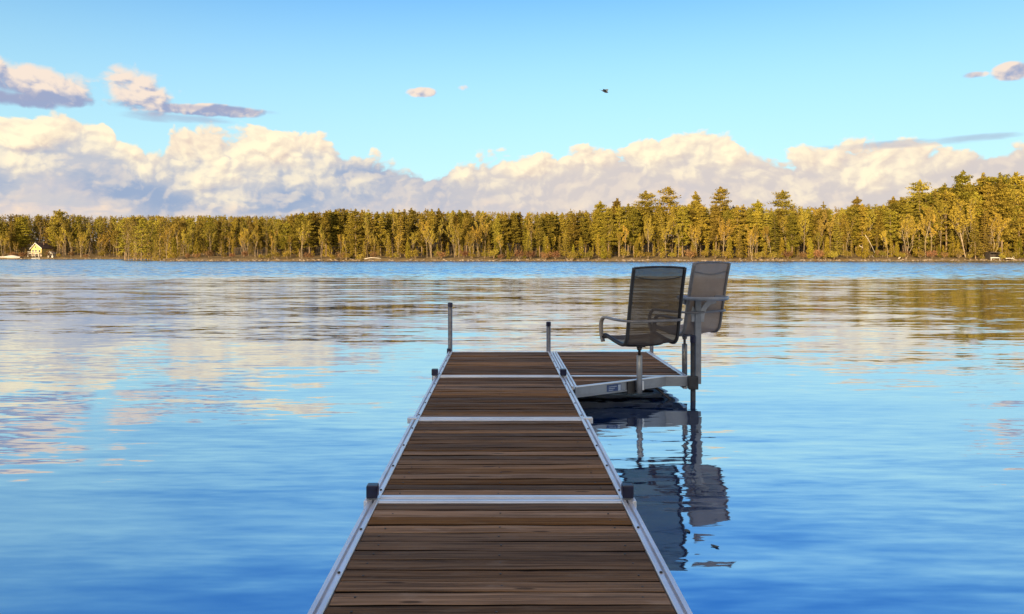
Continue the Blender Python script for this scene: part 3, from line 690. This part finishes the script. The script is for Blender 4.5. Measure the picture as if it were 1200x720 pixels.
J = [-2.6, 3.565, 5.315, 7.19, 9.04]; XE = 0.632
def build_dock():
    R = random.Random(3); root = empty('dock', (0, 3.2, 0))
    tag(root, 'long dock of weathered brown boards in an aluminium frame with a side platform', 'dock')
    inv = Matrix.Translation((0, -3.2, 0))
    for i in range(4):
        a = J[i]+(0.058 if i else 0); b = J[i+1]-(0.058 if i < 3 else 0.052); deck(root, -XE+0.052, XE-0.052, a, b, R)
        for s in (-1, 1):
            ro = rail(root, (s*(XE-0.025), J[i]+0.002, DOCK), (s*(XE-0.025), J[i+1]-0.002, DOCK), mirror=s > 0); bo = MB()
            for y in np.arange(a+0.05, b, 0.44): bo.lathe([(0.006, 0.0), (0.006, 0.004), (0.003, 0.006)], 8, (s*(XE-0.0375), y+R.uniform(-.02, .02), DOCK+0.003))
            join_into(ro, bo, SCREW)
    for i in range(4):
        sb = MB(); a = J[i]+0.07 if i else max(J[0], 1.6); b = J[i+1]-0.06
        for y in np.arange(b-0.04, a, -0.0925):
            for x in (-0.50, 0.0, 0.50): sb.lathe([(0.0045, 0.0), (0.0045, 0.0016), (0.002, 0.002)], 8, (x+R.uniform(-.012, .012), y+R.uniform(-.012, .012), DOCK-0.002))
        join_into([o for o in root.children if o.name.startswith('deck_boards')][i], sb, SCREW)
    for y in J[1:4]: crossbar(root, y)
    MB().box(-XE+0.051, XE-0.051, J[4]-0.05, J[4], DOCK-0.12, DOCK+0.002, 0.003).build('end_bar', ALU, root)
    # posts at the joints with navy caps just above the rails
    for y, w in ((J[1], 0.027), (J[3], 0.030)):
        for s in (-1, 1):
            bracket(root, s*(XE+0.007), y-0.01, 0.018, 0.10, 0.06)
            post(root, s*(XE-0.017+(0.020 if y > 5 and s < 0 else 0)), y, -1.2, DOCK+0.065, w-0.006, GALV, square=True, caph=0.055, capr=w)
    for s in (-1, 1): bracket(root, s*(XE-0.002), J[2], 0.07, 0.05, 0.03)
    # tall and short posts at the far end
    post(root, -0.612, 9.07, -1.4, DOCK+0.586, 0.027); post(root, 0.595, 9.07, -1.4, DOCK+0.352, 0.026)
    MB().box(-0.65, -0.60, 9.02, 9.09, DOCK-0.10, DOCK+0.035, 0.006).build('post_clamp', CAP, root)
    # legs further back, under the near part
    # --- platform to the right
    x0, x1, y0, y1 = 0.642, 1.83, 7.17, 9.04
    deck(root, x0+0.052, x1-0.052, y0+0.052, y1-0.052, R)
    rail(root, (x0+0.025, 6.60, DOCK), (x0+0.025, y1, DOCK)); rail(root, (x1-0.025, y0+0.052, DOCK), (x1-0.025, y1, DOCK), mirror=True)
    MB().box(x0+0.051, x1-0.051, y1-0.05, y1, DOCK-0.12, DOCK+0.002, 0.003).build('end_bar', ALU, root)
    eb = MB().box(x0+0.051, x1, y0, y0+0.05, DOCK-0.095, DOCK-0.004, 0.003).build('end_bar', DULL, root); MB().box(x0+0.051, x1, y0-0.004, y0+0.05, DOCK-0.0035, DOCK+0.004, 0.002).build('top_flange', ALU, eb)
    # gusset: boards in the corner, cut along a slanting face
    A, B = Vector((0.670, 6.585, 0)), Vector((1.60, y0-0.004, 0)); dirv = (B-A).normalized()
    xf = lambda y: A.x+(B.x-A.x)*max(0.0, (y-A.y-0.02))/(B.y-A.y)-0.03
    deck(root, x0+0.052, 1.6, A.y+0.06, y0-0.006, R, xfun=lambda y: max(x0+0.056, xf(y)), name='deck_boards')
    nrm = Vector((dirv.y, -dirv.x, 0)); rot = Matrix(((dirv.x, dirv.y, 0), (dirv.y, -dirv.x, 0), (0, 0, 1)))
    ln = (B-A).length; rotm = Matrix(((dirv.x, -dirv.y, 0), (dirv.y, dirv.x, 0), (0, 0, 1)))
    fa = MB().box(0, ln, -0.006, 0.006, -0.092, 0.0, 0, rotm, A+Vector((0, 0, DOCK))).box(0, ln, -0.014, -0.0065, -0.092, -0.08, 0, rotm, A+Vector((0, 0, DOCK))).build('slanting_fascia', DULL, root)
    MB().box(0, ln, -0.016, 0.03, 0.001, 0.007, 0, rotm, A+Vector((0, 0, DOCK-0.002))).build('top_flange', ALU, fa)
    stick = MB().box(0.36, 0.53, -0.0085, -0.0062, -0.076, -0.014, 0, rotm, A+Vector((0, 0, DOCK))).build('sticker', BLUESTICK, fa)
    pr = MB()
    for k in range(3): pr.box(0.38, 0.475-0.02*k, -0.0095, -0.0087, -0.036-0.016*k, -0.031-0.016*k, 0, rotm, A+Vector((0, 0, DOCK)))
    pr.box(0.492, 0.524, -0.0095, -0.0087, -0.076, -0.022, 0, rotm, A+Vector((0, 0, DOCK))); pr.build('print', PALESTICK, stick)
    # mounts on the fascia for the chair post
    MB().box(0.60, 0.70, -0.020, -0.0065, -0.12, -0.006, 0.003, rotm, A+Vector((0, 0, DOCK))).build('mounting_plate', FRAME1, root)
    MB().box(0.735, 0.80, -0.026, -0.0065, -0.10, -0.012, 0.004, rotm, A+Vector((0, 0, DOCK))).build('mounting_plate', ALU, root)
    # braces below
    MB().tube([(1.50, 7.24, DOCK-0.10), (1.68, 7.16, -0.02), (1.78, 7.12, -0.25)], 0.012, 8).build('brace', DARKPOST, root)
    for yy in (7.6, 8.1, 8.6): MB().box(x0+0.055, x1-0.055, yy-0.02, yy+0.02, DOCK-0.10, DOCK-0.032, 0.003).build('joist', ALU, root)
    for yy in (0.4, 1.3, 2.4, 4.4, 6.2, 8.1): MB().box(-XE+0.055, XE-0.055, yy-0.02, yy+0.02, DOCK-0.10, DOCK-0.032, 0.003).build('joist', ALU, root)
    # corner posts of the platform
    post(root, 1.862, 7.13, -1.4, DOCK+0.395, 0.025, DARKPOST, caph=0.06)
    MB().box(1.815, 1.905, 7.09, 7.165, DOCK-0.115, DOCK+0.012, 0.006).build('post_clamp', DARKPOST, root)
    post(root, 1.86, 9.07, -1.4, DOCK+0.20, 0.023)
    for o in root.children: o.matrix_parent_inverse = inv
build_dock()

# ------------------------------------------------------------------ chairs
def fillet_path():
    """side profile of the sling in (y, z); the chair faces +y, z from the deck"""
    return curve_pts([(0, 0.205, 0.398), (0, 0.18, 0.422), (0, 0.11, 0.414), (0, -0.02, 0.385), (0, -0.15, 0.368), (0, -0.205, 0.395), (0, -0.228, 0.46), (0, -0.262, 0.66), (0, -0.305, 0.90), (0, -0.342, 1.065)], 6)
def make_chair(loc, rz, label, sling, frame, pole_mat, dz=0.0, pole_bottom=-0.10):
    root = empty('swivel_chair', loc, rz); tag(root, label, 'chair', 'swivel chairs on the platform')
    P = [p+Vector((0, 0, dz)) for p in fillet_path()]; W = 0.256
    mb = MB(); n = len(P); nx = 12
    for i, p in enumerate(P):
        for k in range(nx+1):
            u = k/nx*2-1; sag = 0.014*(1-u*u); q = P[min(i+1, n-1)]-P[max(i-1, 0)]; q.normalize(); nn = Vector((0, q.z, -q.y)); nn = nn if i < 26 else nn
            mb.v.append(tuple(Vector((u*W, p.y, p.z))+nn*(-sag if True else 0)))
    mb.f = [(i*(nx+1)+k, i*(nx+1)+k+1, (i+1)*(nx+1)+k+1, (i+1)*(nx+1)+k) for i in range(n-1) for k in range(nx)]
    mb.build('sling', sling, root, smooth=True)
    ov = [(0.015*math.cos(2*PI*i/10), 0.020*math.sin(2*PI*i/10)) for i in range(10)]
    for s in (-1, 1):
        MB().sweep([Vector((s*(W+0.010), p.y, p.z)) for p in P], ov).build('side_frame', frame, root, smooth=True)
    top = P[-1]; MB().tube(curve_pts([(-W-0.008, top.y, top.z-0.004), (-W*0.4, top.y+0.004, top.z+0.006), (W*0.4, top.y+0.004, top.z+0.006), (W+0.008, top.y, top.z-0.004)], 5), 0.010, 8).build('top_rail', frame, root, smooth=True)
    fr = P[0]; MB().tube([(-W, fr.y, fr.z), (W, fr.y, fr.z)], 0.011, 8).build('front_rail', frame, root, smooth=True)
    # stitched seam of the head rest, sagging in the middle
    def back_at(z):
        for a, b in zip(P[30:], P[31:]):
            if a.z <= z <= b.z: return a.lerp(b, (z-a.z)/(b.z-a.z)).y
        return P[-1].y
    MB().tube([Vector((u*W, back_at(0.985+dz-0.030*(1-abs(u)**1.6))-0.0145*(1-u*u)-0.006, 0.985+dz-0.030*(1-abs(u)**1.6))) for u in np.linspace(-1, 1, 17)], 0.0045, 6).build('headrest_seam', frame, root, smooth=True)
    # seat stretchers
    for p, nm in ((P[20], 'seat_stretcher'), (P[9], 'seat_stretcher')):
        MB().tube(curve_pts([(-W, p.y, p.z), (-W*.6, p.y, p.z-0.035), (W*.6, p.y, p.z-0.035), (W, p.y, p.z)], 5), 0.010, 8).build(nm, frame, root, smooth=True)
    # arm: one flat band from the front of the seat up, back round behind the back rest and forward again
    za = 0.590+dz; H = W+0.036; yb = -0.312
    right = [(H-0.006, 0.180, 0.36+dz), (H, 0.202, 0.44+dz), (H+0.004, 0.200, 0.53+dz), (H+0.006, 0.160, za-0.006), (H+0.008, 0.09, za+0.004), (H+0.010, -0.05, za), (H+0.006, -0.18, za-0.002), (H-0.03, yb+0.035, za-0.002), (H-0.12, yb, za-0.002)]
    half = right; full = [Vector((-x, y, z)) for x, y, z in half]+[Vector(p) for p in reversed(half)]
    path = curve_pts(full, 6); pr = [(-0.015, -0.010), (0.015, -0.010), (0.020, -0.005), (0.020, 0.005), (0.014, 0.010), (-0.014, 0.010), (-0.020, 0.005), (-0.020, -0.005)]
    # carry the flat band with its wide side across the travel, level
    v = []; f = []; k = len(pr); n2 = len(path)
    for i, p in enumerate(path):
        d = (path[min(i+1, n2-1)]-path[max(i-1, 0)]).normalized(); side = Vector((d.y, -d.x, 0))
        lvl = Vector((-1 if p.x < 0 else 1, 0, 0))
        side = (side.normalized() if side.length > 0.5 else lvl*(-1 if p.x > 0 else -1))
        if abs(d.z) > 0.5: side = Vector((-1, 0, 0)) if p.x < 0 else Vector((-1, 0, 0))
        if i < n2*0.35: side = Vector((side.x, side.y, 0))
        upv = side.cross(d).normalized(); side = d.cross(upv).normalized()
        for a, b in pr: v.append(p+side*a+upv*b)
    for i in range(n2-1):
        for q in range(k): f.append((i*k+q, i*k+(q+1) % k, (i+1)*k+(q+1) % k, (i+1)*k+q))
    f.append(tuple(range(k))); f.append(tuple((n2-1)*k+q for q in range(k)))
    arm = mesh_obj('arm_band', v, f, ARMGREY, root, smooth=True)
    for s in (-1, 1): MB().tube([(s*W, 0.155, 0.418+dz), (s*H, 0.190, 0.40+dz)], 0.010, 8).build('arm_strut', frame, root, smooth=True)
    # swivel and pole
    MB().box(-0.10, 0.10, -0.12, 0.10, 0.338+dz, 0.350+dz, 0.004).box(-0.035, 0.035, -0.05, 0.05, 0.318+dz, 0.337+dz, 0.004).build('swivel_plate', frame, root)
    pole = MB().lathe([(0.027, pole_bottom), (0.027, 0.235+dz), (0.022, 0.24+dz)], 18).build('pole', pole_mat, root)
    for p in pole.data.polygons: p.use_smooth = len(p.vertices) == 4
    MB().lathe([(0.013, 0.2405+dz), (0.013, 0.285+dz), (0.020, 0.288+dz), (0.028, 0.3175+dz)], 14).build('stem', frame, pole, smooth=True)
    return root
make_chair((1.306, 6.925, DOCK), math.radians(21), 'dark see-through sling chair on a pole at the slanting edge of the platform', SLING1, FRAME1, TABLEGREY, 0.0, -0.115)
make_chair((1.878, 7.52, DOCK), math.radians(36), 'lighter-looking sling chair farther back behind the small grey table', SLING2, FRAME2, GALV, 0.035, -0.10)

def build_table():
    root = empty('side_table', (1.925, 7.20, DOCK)); tag(root, 'small grey table on a post with two curved brackets in front of the lighter-looking chair', 'table')
    MB().box(-0.029, 0.029, -0.027, 0.027, -0.075, 0.742, 0.004).build('post', TABLEGREY, root)
    ztop = 0.758; prof = [(0.0, ztop-0.014), (0.18, ztop-0.014), (0.236, ztop-0.012), (0.246, ztop), (0.248, ztop+0.016), (0.242, ztop+0.022), (0.232, ztop+0.018), (0.225, ztop+0.008), (0.0, ztop+0.006)]
    MB().lathe([(max(r, 0.001), z) for r, z in prof], 40, (0.05, 0, 0)).build('table_top', TABLEGREY, root, smooth=True)
    for s in (-1, 1):
        MB().sweep(curve_pts([(s*0.036, 0, 0.53), (s*0.042, 0, 0.60), (s*0.068, 0, 0.67), (s*0.115, 0, 0.716), (s*0.175, 0, 0.736)], 6), [(-0.024, -0.010), (0.024, -0.010), (0.024, 0.010), (-0.024, 0.010)], up=Vector((0, 1, 0))).build('bracket', BRACKET, root)
    MB().box(-0.095, -0.0295, -0.02, 0.02, -0.07, -0.01, 0.003).build('mount', DARKPOST, root)
build_table()

# ------------------------------------------------------------------ far shore: cottage, sheds, boats, logs, stones
YELLOW = material('yellow_clapboard', (0.46, 0.36, 0.12), 0.7, var=0.08, vscale=2); WHITE = material('white_paint', (0.50, 0.49, 0.45), 0.55, var=0.05, vscale=3)
ROOF = material('dark_shingles', (0.10, 0.06, 0.045), 0.9, var=0.3, vscale=3); GLASS = material('dark_pane', (0.02, 0.025, 0.03), 0.08, var=0.1, vscale=4)
SHEDWOOD = material('weathered_shed_boards', (0.42, 0.35, 0.28), 0.85, var=0.2, vscale=3); BOATW = material('white_hull', (0.62, 0.62, 0.61), 0.35, var=0.04, vscale=2); DARKW = material('dark_stained_wood', (0.045, 0.035, 0.03), 0.85, var=0.3, vscale=2)
GREYB = material('grey_boat_trim', (0.25, 0.26, 0.28), 0.5, var=0.1, vscale=4); BIRDM = material('dark_feathers', (0.025, 0.028, 0.035), 0.8, var=0.3, vscale=8); BIRDM2 = material('lighter_wing_grey', (0.10, 0.12, 0.14), 0.8, var=0.3, vscale=8)
def gz(p): return float(ground_z(p.x, p.y))
def prism(mb, pts, y0, y1):
    k = len(pts); mb.add([(x, y0, z) for x, z in pts]+[(x, y1, z) for x, z in pts], [tuple(range(k)), tuple(range(2*k-1, k-1, -1))]+[(i, i+k, (i+1) % k+k, (i+1) % k) for i in range(k)]); return mb
def cottage():
    p = at(42, 291); z = gz(p); root = empty('cottage', (p.x, p.y, z), math.radians(-8)); root.scale = (0.86, 0.86, 0.86); tag(root, 'yellow cottage with white trim and porch among the trees at left', 'house')
    prism(MB(), [(-2.4, 0), (2.9, 0), (2.9, 3.5), (0.0, 5.9), (-2.4, 3.5)], 0, 6.5).build('wall', YELLOW, root)
    r = MB(); 
    for a, b in (((-2.75, 3.18), (0.0, 6.0)), ((0.0, 6.0), (3.3, 3.55))):
        prism(r, [a, b, (b[0], b[1]+0.22), (a[0], a[1]+0.22)], -0.45, 6.9)
    rf = r.build('roof', ROOF, root); t = MB()
    for a, b in (((-2.78, 3.10), (0.0, 5.95)), ((0.0, 5.95), (3.34, 3.47))): prism(t, [a, b, (b[0], b[1]+0.34), (a[0], a[1]+0.34)], -0.56, -0.455)
    t.build('gable_trim', WHITE, rf); MB().box(1.2, 1.7, 3, 3.5, 5.2, 6.6).build('chimney', ROOF, rf)
    for x, zz, w, h in ((-1.4, 2.0, .8, .9), (0.1, 2.0, .8, .9), (1.9, 2.0, .8, .9), (-0.15, 3.9, .55, .75)):
        fr = MB().box(x-w/2-.1, x+w/2+.1, -.06, -.003, zz-.1, zz+h+.1).build('window', WHITE, root); MB().box(x-w/2, x+w/2, -.075, -.062, zz, zz+h).build('pane', GLASS, fr)
    pc = MB().box(-2.6, 3.1, -1.9, -0.003, 1.25, 1.42)
    for k in range(12): pc.box(-2.55+k*.5, -2.47+k*.5, -1.88, -1.8, 1.43, 2.1)
    pc.box(-2.6, 3.1, -1.9, -1.78, 2.11, 2.22); pc.build('porch', WHITE, root)
    pp = MB()
    for x in (-2.45, -0.6, 1.2, 2.95): pp.box(x-.12, x+.12, -1.85, -1.6, -0.3, 1.245)
    pp.build('porch_posts', WHITE, root); MB().box(-2.42, 2.92, -0.02, -0.004, 0.0, 1.2).build('lower_wall', SHEDWOOD, root)
cottage()
def shed(px, dd, w, h, mat, roofm, label, depth=3.0, rz=0.2):
    p = at(px, dd); root = empty('shed', (p.x, p.y, gz(p)), rz); tag(root, label, 'shed')
    prism(MB(), [(-w/2, -.2), (w/2, -.2), (w/2, h*.62), (0, h*.93), (-w/2, h*.62)], 0, depth).build('wall', mat, root); r = MB()
    for a, b in (((-w/2-.2, h*.60), (0, h*.94)), ((0, h*.94), (w/2+.2, h*.60))): prism(r, [a, b, (b[0], b[1]+.12), (a[0], a[1]+.12)], -.25, depth+.2)
    r.build('roof', roofm, root); MB().box(-w*.18, w*.18, -.04, -.003, 0, h*.52).build('door', DARKW, root)
shed(59, 287.3, 1.9, 2.4, WHITE, WHITE, 'tiny white gabled hut at the water just right of the cottage', 1.8, 0.1)
shed(188, 286.6, 2.6, 3.3, SHEDWOOD, SHEDWOOD, 'small pale shed at the water left of the wooded point', 3, -0.2)
shed(177.5, 293, 4.0, 5.2, SHEDWOOD, material('pinkish_roof', (0.42, 0.27, 0.2), 0.8, var=0.15), 'pale cabin half hidden in trees behind the small shed', 4, 0.3)
def boat(px, dd, L, label, cover, rz):
    p = at(px, dd); root = empty('boat', (p.x, p.y, max(gz(p), 0.05)), rz); tag(root, label, 'boat'); N = 13; v = []; f = []; pr = 7
    for i in range(N):
        u = i/(N-1); hw = 0.17*L*(1-max(0, (u-.45)/.55)**2.2)+0.01; sh = 0.13*L*(1+.35*u*u); kl = 0.05*L*max(0, u-.6)**1.5*3
        for k in range(pr): a = -1+2*k/(pr-1); v.append(((u-.5)*L, a*hw*(1 if abs(a) > .9 else .92), kl+(sh-kl)*abs(a)**1.6))
    f = [(i*pr+k, (i+1)*pr+k, (i+1)*pr+k+1, i*pr+k+1) for i in range(N-1) for k in range(pr-1)]+[tuple(range(pr))]
    mesh_obj('hull', v, f, BOATW, root, smooth=True)
    if cover:
        v = []; 
        for i in range(N):
            u = i/(N-1); hw = 0.175*L*(1-max(0, (u-.45)/.55)**2.2)+0.015; sh = 0.132*L*(1+.35*u*u)
            for k in range(pr): a = -1+2*k/(pr-1); v.append(((u-.5)*L, a*hw, sh+0.15*L*(1-a*a)*math.sin(PI*min(1, .25+u*.8))**1.0))
        mesh_obj('cover', v, [(i*pr+k, (i+1)*pr+k, (i+1)*pr+k+1, i*pr+k+1) for i in range(N-1) for k in range(pr-1)]+[tuple(range(pr))], WHITE, root, smooth=True)
    else:
        for u in (-.2, .12): MB().box(u*L-.12, u*L+.12, -.15*L, .15*L, .105*L, .125*L).build('seat_bench', GREYB, root)
boat(16, 284.6, 4.4, 'white boat under a humped white cover on the shore at far left', True, 0.15)
boat(4.5, 284.3, 3.9, 'low open white boat at the left edge of the far shore', False, -0.2)
boat(42, 284.2, 2.7, 'little white rowing boat drawn up in front of the cottage', False, 0.3)
def log(px, dd, L, r, rz, tilt, label, fork=False):
    p = at(px, dd); root = mesh = None; mb = MB(); d = Vector((math.cos(rz)*math.cos(tilt), math.sin(rz)*math.cos(tilt), math.sin(tilt)))
    mb.tube(curve_pts([Vector((0, 0, 0))-d*L/2, d*-.1*L+Vector((0, 0, .06*L)), d*L/2], 5), [r*(1-.04*i) for i in range(11)], n=8)
    if fork: mb.tube([Vector((0, 0, .02)), d*L*.15+Vector((.1*L, 0, .28*L))], [r*.6, r*.25], n=6); mb.tube([d*L*.2, d*L*.3+Vector((0, 0, .2*L))], [r*.5, r*.2], n=6)
    o = mb.build('driftwood_log', DEADWOOD, None, True); o.location = (p.x, p.y, max(gz(p), 0)+r+abs(math.sin(tilt))*L/2*.9); tag(o, label, 'log'); return o
log(1057, 186.5, 2.2, .20, .1, .45, 'short white log leaning on the bank below the tall right pines')
log(1185, 186.0, 3.0, .14, .1, -.12, 'forked bleached driftwood by the right edge of the photo', True)
log(1021, 188.5, 7.0, .075, .25, -1.02, 'pale dead trunk leaning steeply among birches right of the chairs')
log(1016, 188.0, 5.5, .08, .2, -.62, 'thin pale dead trunk leaning low among birches right of the chairs')
log(437, 185.6, 4.2, .13, .02, .03, 'pale log lying along the shore left of the tall dock post')
def lean_to():
    p = at(1166, 187.6); root = empty('lean_to', (p.x, p.y, gz(p)), 0.0); tag(root, 'dark open lean-to with a white front beam on the right shore', 'shelter')
    b = MB().box(-1.3, 1.3, 1.6, 1.75, -.2, 1.75); 
    for s in (-1, 1): b.box(s*1.3-.06, s*1.3+.06, -.1, 1.75, -.2, 1.7+.001*s)
    b.build('wall', DARKW, root); prism(MB(), [(-1.6, 1.78), (1.6, 1.78), (1.6, 1.9), (-1.6, 1.9)], -.4, 2.0).build('roof', DARKW, root); MB().box(-1.25, 1.2, -.28, -.12, .35, .58).build('front_beam', WHITE, root)
    MB().box(-1.2, -1.05, -.26, -.14, -.2, .349).box(1.0, 1.15, -.26, -.14, -.2, .349).build('beam_legs', WHITE, root)
lean_to()
def stones():
    R = random.Random(8); mb = MB()
    for k in range(620):
        px = R.uniform(-20, 1225); d0 = BACKD(px); X = (px-VX)*d0/F; Y = float(shore_y(X))+R.uniform(-.5, 1.3); r = R.uniform(.10, .34)*(1.5 if R.random() < .08 else 1)
        z = float(ground_z(X, Y)); bm = bmesh.new(); bmesh.ops.create_icosphere(bm, subdivisions=1, radius=r)
        v = [Vector((X+q.co.x*R.uniform(.8, 1.9), Y+q.co.y*R.uniform(.8, 1.2), max(z, -.05)+q.co.z*R.uniform(.5, .9)+r*.2)) for q in bm.verts]; f = [[q.index for q in p.verts] for p in bm.faces]; bm.free(); mb.add(v, f)
    tag(mb.build('shore_stones', ROCK), 'pale stones strewn along the far waterline', 'stones', kind='stuff')
stones()
def bird():
    d = 60.0; p = Vector(((708.5-VX)*d/F, d, CAMH+(HY-107.5)*d/F)); root = empty('bird', p); tag(root, 'dark bird flying high in the clear sky', 'bird')
    root.rotation_euler = (math.radians(12), math.radians(24), math.radians(-20))
    v = MB().tube(curve_pts([(-.30, 0, .0), (-.22, 0, .005), (-.08, 0, .0), (.06, 0, 0), (.17, 0, .015), (.22, 0, .03), (.27, 0, .028), (.31, 0, .018)], 4), [.012+.0*i for i in range(1)]*0+[max(.008, r) for r in np.interp(np.arange(29)/28, [0, .15, .4, .6, .75, .84, .93, 1], [.015, .035, .075, .08, .05, .048, .03, .006])], n=10)
    v.add([(-.28, -.02, .004), (-.28, .02, .004), (-.46, .08, .0), (-.48, 0, .0), (-.46, -.08, 0), (-.28, 0, -.008)], [(0, 1, 2, 3, 4), (5, 4, 3, 2), (0, 4, 5), (1, 5, 2)])
    b = v.build('body', BIRDM, root, True)
    for s in (-1, 1):
        o = [(.13, .05, .03), (.17, .25, .16), (.12, .48, .22), (-.02, .66, .20), (-.06, .60, .195), (-.06, .46, .19), (-.10, .30, .13), (-.10, .05, .02)]; k = len(o)
        vv = [(x, y*s, z) for x, y, z in o]+[(x, y*s, z-.012) for x, y, z in o]
        mesh_obj('wing', vv, [tuple(range(k)), tuple(range(2*k-1, k-1, -1))]+[(i, i+k, (i+1) % k+k, (i+1) % k) for i in range(k)], BIRDM2 if s > 0 else BIRDM, root)  # one wing takes the lighter grey
bird()

def floating_leaf(px, py, label, r):
    d = F*CAMH/(py-HY); p = at(px, d, 0.004); v = [(0, 0, 0.001)]; k = 10
    for i in range(k): a = 2*PI*i/k; q = r*(1-.45*abs(math.sin(a)))*(1+.1*math.sin(3*a)); v.append((q*math.cos(a), q*math.sin(a), 0.002*math.cos(2*a)))
    o = mesh_obj('floating_leaf', v, [(0, i+1, (i+1) % k+1) for i in range(k)], LEAFD, None, True); o.location = p; o.rotation_euler = (0, 0, px); tag(o, label, 'leaf')
LEAFD = material('wet_brown_leaf', (0.05, 0.05, 0.025), 0.5, var=0.2, vscale=20)
floating_leaf(806, 623, 'dark fallen leaf floating below the reflection of the two chairs, nearer the reflections', 0.022)
floating_leaf(838, 641, 'dark fallen leaf floating farther right, nearest to the camera beside the chair reflections', 0.024)
